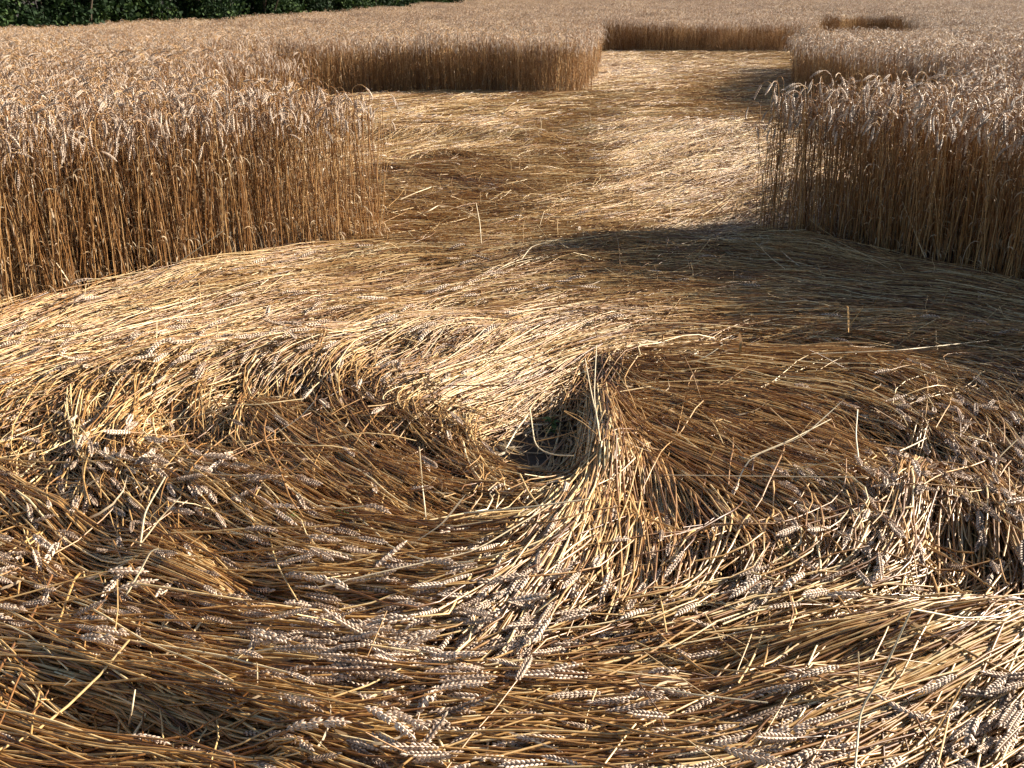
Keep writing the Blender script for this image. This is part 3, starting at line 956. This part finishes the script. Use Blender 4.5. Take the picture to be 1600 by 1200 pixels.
for i, (A, B, n_, z0, z1, sh, er_, tn) in enumerate(SHEAVES):
    c_, t_, p_, e_ = sheaf(A, B, n_, z0, z1, sh, 300 + i, ears=er_, tn=tn)
    k = visible(c_)
    if i > 1: k &= np.min(np.hypot(c_[..., 0] - HOLES[0][0][0], c_[..., 1] - HOLES[0][0][1]), 1) > .17
    C = np.concatenate([C, c_[k]]); tint = np.concatenate([tint, t_[k]]); top = np.concatenate([top, p_[k]]); eshare = np.concatenate([eshare, e_[k]])

# which stems show an ear
_, ep = flow(C[:, -1, 0], C[:, -1, 1])
ep = np.where(eshare >= 0, eshare, ep)
has_ear = rng.random(len(C)) < np.clip(ep * 1.0, 0, 1) * np.clip(top * 1.25 - .15, 0, 1) * .85 * np.clip(.35 + ep, 0, 1)
# ears ride a little higher
C[has_ear, -1, 2] += .012; C[has_ear, -2, 2] += .006

# the biggest ones become single objects
epx, epy = g2p(C[:, -1, 0], C[:, -1, 1], C[:, -1, 2])
cand = np.where(has_ear & (epx > 10) & (epx < 1590) & (epy > 740) & (epy < 1195) & (top > .62))[0]
score = epy[cand] + rng.normal(0, 110, len(cand))
cand = cand[np.argsort(-score)][:175]
solo = np.zeros(len(C), bool); solo[cand] = True


def ear_place(C, idx):
    T = norm(C[idx, -1] - C[idx, -2])
    yaw = np.arctan2(T[:, 1], T[:, 0]) + rng.normal(0, .12, len(idx))
    pitch = -np.arcsin(np.clip(T[:, 2], -.4, .4)) + rng.normal(.02, .09, len(idx))
    roll = rng.uniform(-.8, .8, len(idx))
    return np.stack([roll, pitch, yaw], 1)


near_thing = link('flattened_wheat', None, category='flattened wheat',
                  label='swirled flattened wheat of the big near circle filling the lower half of the photo')
ms = np.where(~solo)[0]
py_mid = g2p(C[:, 4, 0], C[:, 4, 1], .08)[1]
bag = Bag()
rad0 = .0028
Cm = C[ms]
rr = rng.uniform(.7, 1.2, len(ms))[:, None] * np.clip(.66 + (py_mid[ms] - 420) / 1000, .62, 1.06)[:, None] * np.linspace(rad0 * 1.12, rad0 * .8, C.shape[1])[None]
nearsel = py_mid[ms] > 700
bag.add(tubes(Cm[nearsel], rr[nearsel], 5, tint[ms][nearsel]))
bag.add(tubes(Cm[~nearsel], rr[~nearsel], 4, tint[ms][~nearsel]))
link('stems', bag.mesh('stems', [M_STRAW]), near_thing, kind='stuff')
em = np.where(has_ear & ~solo)[0]
ehi = em[py_mid[em] > 560]; elo = em[py_mid[em] <= 560]
print('ears', len(em))
scatter('ears', C[ehi, -1], ear_place(C, ehi), rng.uniform(.8, 1.12, len(ehi)), EARS_HI, near_thing, kind='stuff')
scatter('far_ears', C[elo, -1], ear_place(C, elo), rng.uniform(.9, 1.15, len(elo)), EARS_MID, near_thing, kind='stuff')

ZONES = [
    (lambda a, b: b < 830 and a < 300, 'pinkish wheat ear on a stalk curving down the upper left of the swirl', 'eared stalks at the upper left of the swirl'),
    (lambda a, b: b < 900 and a < 300, 'wheat ear on a stalk beside the green weed at the lower left', 'eared stalks beside the lower left weed'),
    (lambda a, b: b < 900 and a < 700, 'pinkish wheat ear on a stalk below the slope left of the dark centre hollow', 'eared stalks below the slope left of the hollow'),
    (lambda a, b: b < 930 and 700 <= a < 1000, 'wheat ear on a stalk halfway down the tuft falling from the centre', 'eared stalks halfway down the centre tuft'),
    (lambda a, b: b < 1030 and 700 <= a < 900, 'pale wheat ear at the tip of the tuft that falls forward from the centre', 'eared stalks at the tip of the centre tuft'),
    (lambda a, b: b < 1030 and 900 <= a < 1130, 'pale wheat ear on a stalk just right of the centre tuft', 'eared stalks right of the centre tuft'),
    (lambda a, b: b < 960 and 1100 <= a < 1350, 'grey-gold wheat ear at the foot of the brown fan right of centre', 'eared stalks at the foot of the brown fan'),
    (lambda a, b: b < 960 and a >= 1350, 'crumpled grey-gold wheat ear at the far right side of the swirl', 'eared stalks at the far right of the swirl'),
    (lambda a, b: b < 1090 and a < 330, 'braided wheat ear on a stalk above the dark crevice at the lower left', 'eared stalks above the lower left crevice'),
    (lambda a, b: b < 1000 and a < 700, 'braided wheat ear along the top of the dense lower left band of ears', 'eared stalks on top of the lower left band'),
    (lambda a, b: b < 1090 and a < 900, 'braided wheat ear in the middle of the dense lower left band of ears', 'eared stalks amid the lower left band'),
    (lambda a, b: a < 500, 'braided wheat ear at the bottom left corner, on or below the dark crevice', 'eared stalks in the bottom left corner'),
    (lambda a, b: a < 900, 'braided wheat ear at the bottom edge, left of its middle', 'eared stalks at the bottom edge left of middle'),
    (lambda a, b: b < 1090, 'braided wheat ear on the upper part of the slanting lower right sweep', 'eared stalks on the upper part of the lower right sweep'),
    (lambda a, b: a < 1250, 'braided wheat ear at the bottom edge, right of its middle', 'eared stalks at the bottom edge right of middle'),
    (lambda a, b: True, 'braided wheat ear in the bottom right corner below the slanting pale stalks', 'eared stalks in the bottom right corner'),
]
rots = ear_place(C, cand)
for i, c in enumerate(cand):
    for f, lab, grp in ZONES:
        if f(epx[c], epy[c]): break
    root = C[c, 0].copy()
    t = link('wheat_stalk', None, loc=root, category='wheat stalk', label=lab, group=grp)
    bag = Bag()
    bag.add(tubes((C[c] - root)[None], (np.linspace(rad0 * 1.15, rad0 * .85, C.shape[1]) * random.uniform(.9, 1.15))[None], 6, tint[c:c + 1]))
    link('stem', bag.mesh('stem', [M_STRAW]), t)
    e = link('ear', EARS_HI[i % 8], t, loc=C[c, -1] - root)
    e.rotation_euler = rots[i]; s = random.uniform(.85, 1.15); e.scale = (s, s, s)

# second circle -------------------------------------------------------------
cx = rng.uniform(-5, 5.5, 3400); cy = rng.uniform(6.4, 14.5, 3400)
k = laid(cx, cy, .1)
cx, cy = cx[k], cy[k]
D, tintD, topD, _ = lay(cx, cy, 11, 3, .78, .055, 4, stray=.08, kink=.1, lift=(0, .03), sd_ang=.16, drift=.28)
k = cull(D, lambda x, y: (np.hypot(x - .3, y - 3.5) > rim(x, y) - .06)) & visible(D)
D, tintD, topD = D[k], tintD[k], topD[k]
print('second stems', len(D))
second = link('flattened_wheat', None, category='flattened wheat', label='flattened wheat of the second circle seen through the gap between the left and right blocks')
bag = Bag(); bag.add(tubes(D, rng.uniform(.8, 1.2, len(D))[:, None] * np.linspace(.0026, .0019, D.shape[1])[None], 3, tintD))
link('stems', bag.mesh('stems', [M_STRAW]), second, kind='stuff')
_, ep = flow(D[:, -1, 0], D[:, -1, 1])
he = np.where(rng.random(len(D)) < ep * .5 * topD)[0]
scatter('ears', D[he, -1], ear_place(D, he), rng.uniform(.85, 1.1, len(he)), EARS_LO, second, kind='stuff')

# third area and path -------------------------------------------------------
cx = rng.uniform(-6.5, 12, 9000); cy = rng.uniform(12, 37, 9000)
k = laid(cx, cy, .1) & in_view(cx, cy, 60)
cx, cy = cx[k], cy[k]
E, tintE, topE, _ = lay(cx, cy, 9, 2, .8, .10, 5, stray=.12, kink=0, lift=(0, .04), sd_ang=.18, drift=.3)
k = cull(E, lambda x, y: y > 13.2) & visible(E)
E, tintE, topE = E[k], tintE[k], topE[k]
print('third stems', len(E))
third = link('flattened_wheat', None, category='flattened wheat', label='flattened wheat of the far area and path, bounded by a dark wall of standing wheat')
bag = Bag(); bag.add(tubes(E, rng.uniform(.9, 1.3, len(E))[:, None] * np.linspace(.0034, .0026, E.shape[1])[None], 3, tintE))
link('stems', bag.mesh('stems', [M_STRAW]), third, kind='stuff')
_, ep = flow(E[:, -1, 0], E[:, -1, 1])
he = np.where(rng.random(len(E)) < ep * .6 * topE)[0]
scatter('ears', E[he, -1], ear_place(E, he), rng.uniform(.9, 1.2, len(he)), EARS_LO, third, kind='stuff')

# dry leaves and chaff over the near circle ----------------------------------
def leaf_litter(n, seed, region, parent, wid=.007, K=6, zup=.02):
    r = np.random.default_rng(seed)
    x = r.uniform(region[0], region[1], n * 3); y = r.uniform(region[2], region[3], n * 3)
    k = laid(x, y, -.03); x, y = x[k][:n], y[k][:n]
    n = len(x)
    th, _ = flow(x, y)
    th = th + r.normal(0, .55, n)
    L = r.uniform(.05, .2, n)
    t = np.linspace(0, 1, K)
    curl = r.normal(0, 1.2, n)
    X = x[:, None] + (L[:, None] * t) * np.cos(th[:, None] + curl[:, None] * t); Y = y[:, None] + (L[:, None] * t) * np.sin(th[:, None] + curl[:, None] * t)
    Z = mat_h(X, Y) * .95 + zup * r.random(n)[:, None] + .08 * r.random(n)[:, None] ** 3 * t * L[:, None] * 8 * .4 + ground_z(X, Y)
    w = wid * r.uniform(.5, 1.4, n)[:, None] * np.array([.5, 1, .95, .8, .5, .05])[None, :K]
    bag = Bag(); bag.add(ribbons(np.stack([X, Y, Z], -1), w, np.clip(r.normal(.5, .25, n), 0, 1), r.normal(0, .9, n)[:, None] + np.linspace(0, 1, K)[None] * r.normal(0, 1.6, n)[:, None]))
    link('dry_leaves', bag.mesh('dry_leaves', [M_LEAF]), parent, kind='stuff')


leaf_litter(7000, 31, (-3.2, 3.4, 1.2, 7.0), near_thing)
leaf_litter(2500, 32, (-3, 4, 7.0, 13.5), second, .010)


# short upright stubble and snapped straws that stick out of the mat ----------
def sticks(n, seed, region, parent, up=(.03, .14)):
    r = np.random.default_rng(seed)
    x = r.uniform(region[0], region[1], n * 2); y = r.uniform(region[2], region[3], n * 2)
    k = laid(x, y, -.02); x, y = x[k][:n], y[k][:n]; n = len(x)
    th = r.uniform(0, 2 * np.pi, n); L = r.uniform(.06, .3, n); el = np.clip(r.normal(.14, .22, n), -.05, 1.3)
    t = np.linspace(0, 1, 4)
    X = x[:, None] + L[:, None] * t * (np.cos(th) * np.cos(el))[:, None]; Y = y[:, None] + L[:, None] * t * (np.sin(th) * np.cos(el))[:, None]
    Z = mat_h(x, y)[:, None] - .01 + L[:, None] * t * np.sin(el)[:, None] + ground_z(X, Y)
    C = np.stack([X, Y, Z], -1)
    C[:, 2:, :2] += r.normal(0, .012, (n, 1, 2)); C[:, 2:, 2] += r.normal(0, .008, (n, 1))
    bag = Bag(); bag.add(tubes(C, np.full((n, 4), .0018) * r.uniform(.7, 1.2, n)[:, None], 4, np.clip(r.normal(.72, .2, n), 0, 1)))
    link('loose_straws', bag.mesh('loose_straws', [M_STRAW]), parent, kind='stuff')


sticks(1700, 41, (-3.2, 3.4, 1.2, 7.0), near_thing)
hc = p2g(850, 695, 0)
sticks(45, 44, (hc[0] - .22, hc[0] + .22, hc[1] - .22, hc[1] + .22), near_thing)
leaf_litter(50, 45, (hc[0] - .22, hc[0] + .22, hc[1] - .22, hc[1] + .22), near_thing)
sticks(1900, 42, (-3, 4, 7.0, 13.3), second)
sticks(500, 43, (-5, 6, 13.3, 25), third)

# ------------------------------------------------------------------ single loose straws one can point at
def pt(px, py, z):
    return W(px, py, z)


def straw(label, pts, rad=.0024, mat=None, flat=0.0, tint=.8, ear=False, cat='straw', name='loose_straw'):
    """pts: (px, py, height above ground) read off the photo"""
    P = []
    for (px, py, z) in pts:
        # height above the local mat
        x, y = p2g(px, py, .1)
        for _ in range(6):
            zz = float(mat_h(np.array([x]), np.array([y]))[0] + ground_z(x, y)) + z + .03
            x, y = p2g(px, py, zz)
        P.append((x, y, zz))
    P = np.array(P)
    root = P[0].copy(); root[2] = 0
    C = curve_line(P, max(6, 4 * len(P)))
    # round the joints a little
    C[1:-1] = (C[:-2] + 2 * C[1:-1] + C[2:]) / 4
    C = C - root
    bag = Bag()
    S = len(C)
    if flat:
        w = flat * np.minimum(1, np.minimum(np.linspace(.5, 6, S), np.linspace(5, .15, S)))
        bag.add(ribbons(C[None], w[None], np.array([tint]), np.full((1, S), .35)))
    else:
        bag.add(tubes(C[None], np.linspace(rad, rad * .75, S)[None], 6, np.array([tint])))
    t = link(name, bag.mesh(name, [mat or M_PALE]), loc=root, category=cat, label=label)
    if ear:
        X = C[-1] - C[-2]
        e = link('ear', EARS_HI[1], t, loc=C[-1])
        e.rotation_euler = (0, -math.asin(max(-1, min(1, X[2] / np.linalg.norm(X)))), math.atan2(X[1], X[0]))
    return t


straw('pale bent straw lying up the slope left of the centre, ending at a broken tip', [(395, 700, 0), (470, 652, .05), (500, 617, .10)], flat=.008, tint=.9)
straw('long kinked pale straw arching over the brown fan right of the centre', [(1148, 762, .0), (1170, 715, .04), (1255, 682, .06), (1318, 625, .10)], flat=.006)
straw('shorter straw running just below the long kinked one right of the centre', [(1172, 714, .03), (1230, 690, .05), (1298, 655, .07)])
straw('short white straw standing upright in the brown fan at the right', [(1342, 722, 0), (1337, 680, .07), (1340, 640, .13)], rad=.0028, tint=1)
straw('brightest white flat straw lying below the centre hollow', [(640, 852, .0), (690, 820, .03), (728, 772, .07)], flat=.009, tint=1)
straw('long thin straw arching from the lower left up to the centre tuft', [(498, 918, .0), (600, 893, .03), (740, 862, .04), (860, 790, .06)])
straw('pale thick straw lying level across the foot of the centre hollow', [(725, 802, .02), (830, 792, .04), (920, 780, .05)], rad=.0032)
straw('tall straw bent over at the top, leaning across the lower right sweep', [(1336, 1199, .02), (1344, 1110, .06), (1380, 1050, .12), (1424, 953, .24)], rad=.0026)
straw('broken straw running right from the top of the tall leaning one', [(1426, 952, .22), (1502, 966, .15), (1560, 963, .10)], rad=.0024)
straw('upright straw rising from the very top of the centre tuft', [(938, 690, .0), (928, 620, .1), (932, 540, .2)], rad=.0024)
straw('second upright straw leaning left beside the top of the centre tuft', [(944, 700, 0), (925, 620, .09), (914, 560, .17)], rad=.0024)
straw('straight straw with a bent tip on the dark slope at the lower left', [(196, 932, .0), (220, 890, .05), (236, 860, .09), (248, 858, .09)], rad=.0028, tint=.9)
straw('long pale straw standing up left of the swirl, snapped at its middle', [(218, 858, .0), (226, 800, .08), (258, 745, .15)], rad=.003)
straw('thin straw leaning right, crossing the snapped pale one at the left', [(220, 850, .0), (250, 810, .05), (282, 776, .10)])
straw('short upright straw left of centre, above the white flat one', [(666, 812, 0), (660, 760, .06), (655, 698, .13)], rad=.0026, tint=.9)
straw('orange bent leaf blade forming a peak at the back of the near circle', [(1268, 510, .0), (1300, 490, .06), (1325, 474, .10), (1326, 520, .02)], flat=.010, mat=M_ORANGE, cat='leaf', name='dry_leaf')
straw('orange leaf blade leaning right behind the peaked one', [(1322, 515, 0), (1338, 495, .05), (1350, 476, .10)], flat=.010, mat=M_ORANGE, cat='leaf', name='dry_leaf')
straw('short golden yellow blade standing at the edge of the shadow', [(1155, 560, .0), (1158, 535, .05), (1155, 520, .08)], flat=.011, mat=M_ORANGE, tint=1, cat='leaf', name='dry_leaf')
straw('pale straw sloping left below the golden yellow blade', [(1075, 572, .0), (1110, 553, .03), (1148, 525, .06)], flat=.008)
straw('long level straw across the back of the brown fan', [(1268, 553, .02), (1400, 548, .04), (1545, 532, .05)])
straw('very thin level straw across the middle of the brown fan', [(1005, 742, .04), (1180, 744, .06), (1356, 746, .05)], rad=.0019)
straw('kinked pale straw hanging over the dark centre hollow', [(828, 640, .05), (835, 690, .1), (842, 703, .1), (868, 712, .1), (896, 712, .08)], rad=.0026)
straw('pale straw leaning left over the dark centre hollow', [(790, 702, .04), (808, 670, .07), (824, 650, .08)], rad=.003)
straw('brown straw crossing the upper part of the centre hollow', [(838, 690, .06), (870, 683, .07), (905, 672, .07)], rad=.0022, mat=M_STRAW, tint=.5)
straw('thin upright straw standing in the lower left crevice', [(199, 1146, .0), (206, 1110, .05), (211, 1078, .10)], tint=.6)
straw('short straw leaning right at the left edge above the crevice', [(100, 1072, .0), (130, 1045, .04), (157, 1020, .08)], flat=.006)
straw('thin vertical straw among the ears of the lower left band', [(402, 1068, .0), (402, 1045, .03), (401, 1035, .05)], rad=.0018, tint=.6)
straw('thin vertical straw standing in the lower right sweep', [(1342, 1072, .0), (1342, 1045, .05), (1341, 1018, .08)], rad=.0018, tint=.6)
straw('long straw slanting down to the right at the bottom right of centre', [(1000, 1068, .02), (1080, 1085, .04), (1200, 1098, .04)], rad=.0022)
straw('pale kinked straw in the second circle, ending in a long level piece', [(648, 338, .0), (670, 330, .04), (686, 320, .06), (732, 328, .05)], rad=.004)
straw('pale straw leaning right near the left edge of the second circle', [(625, 312, 0), (650, 301, .04), (678, 291, .06)], rad=.004)
straw('upright straw in the front part of the second circle', [(752, 382, .0), (750, 350, .12), (744, 318, .2)], rad=.0034)
straw('bent straw beside the gap at the front of the second circle', [(815, 405, 0), (830, 385, .04), (880, 372, .05)], rad=.003)
straw('pale flat leaf leaning in front of the left wheat block at the picture edge', [(0, 442, .02), (35, 405, .15), (70, 365, .26)], flat=.010, cat='leaf', name='dry_leaf')
straw('arched dry leaf bending down in front of the left wheat block', [(-5, 412, .12), (50, 400, .16), (85, 405, .14), (108, 440, .03)], flat=.009, cat='leaf', name='dry_leaf')
straw('long straw leaning against the foot of the left wheat block', [(222, 448, .01), (290, 402, .13), (350, 360, .25)], rad=.0028, tint=.6)
straw('leaning straw in the shaded front of the right wheat block', [(1445, 402, .02), (1420, 340, .2), (1398, 285, .38)], rad=.0028, tint=.4)
straw('flat dry leaf lying on the lower right sweep', [(1208, 930, .02), (1215, 918, .03), (1230, 925, .02)], flat=.012, cat='leaf', name='dry_leaf', tint=1)
straw('short pale straw at the right end of the brown fan', [(1405, 705, .02), (1430, 694, .04), (1452, 682, .06)], rad=.0026)
straw('curved straw rising at the far right of the swirl', [(1552, 745, .0), (1560, 715, .06), (1590, 686, .11)], rad=.0024, tint=.6)
straw('pale straw leaning over the ridge behind the swirl', [(660, 560, .0), (690, 520, .07), (705, 492, .12)], rad=.0026)
straw('straw standing on the ridge at the left', [(243, 545, .0), (245, 520, .05), (245, 500, .09)], rad=.0024)

# ------------------------------------------------------------------ green weeds
def weed(px, py, label, n=12, size=.05, seed=0):
    r = np.random.default_rng(seed)
    x, y = p2g(px, py, .05)
    t = link('green_weed', None, loc=(x, y, float(mat_h(np.array([x]), np.array([y]))[0]) - .01), category='weed', label=label)
    C = np.array([np.linspace((0, 0, 0), (.01, -.01, size * 1.3), 5)])
    bag = Bag(); bag.add(tubes(C, np.full((1, 5), .0016), 5, np.array([.5]))); link('stem', bag.mesh('stem', [M_WEED]), t)
    for i in range(n):
        a = r.uniform(0, 6.28); L = size * r.uniform(.4, .8); z0 = r.uniform(.1, 1) * size
        tt = np.linspace(0, 1, 5)
        Cc = np.stack([np.cos(a) * L * tt, np.sin(a) * L * tt, z0 + L * (.6 * tt - .8 * tt * tt)], 1)
        w = L * .5 * np.array([.15, .8, 1, .7, .05])
        b2 = Bag(); b2.add(ribbons(Cc[None], w[None], np.array([r.uniform(0, 1)]), np.zeros((1, 5))))
        link('leaf', b2.mesh('leaf', [M_WEED]), t)


weed(158, 900, 'small green weed growing in the gap at the lower left of the swirl', 14, .06, 1)
weed(195, 905, 'tiny pale green weed right beside the larger one at the lower left', 8, .04, 2)
weed(458, 832, 'small green weed poking through the straw left of centre', 10, .05, 3)
weed(535, 818, 'faint green weed in the straw below the centre slope', 8, .045, 4)
weed(862, 655, 'dim green weed at the back of the dark centre hollow', 10, .06, 5)
weed(1218, 895, 'little yellow-green weed at the foot of the fan on the right', 7, .035, 6)
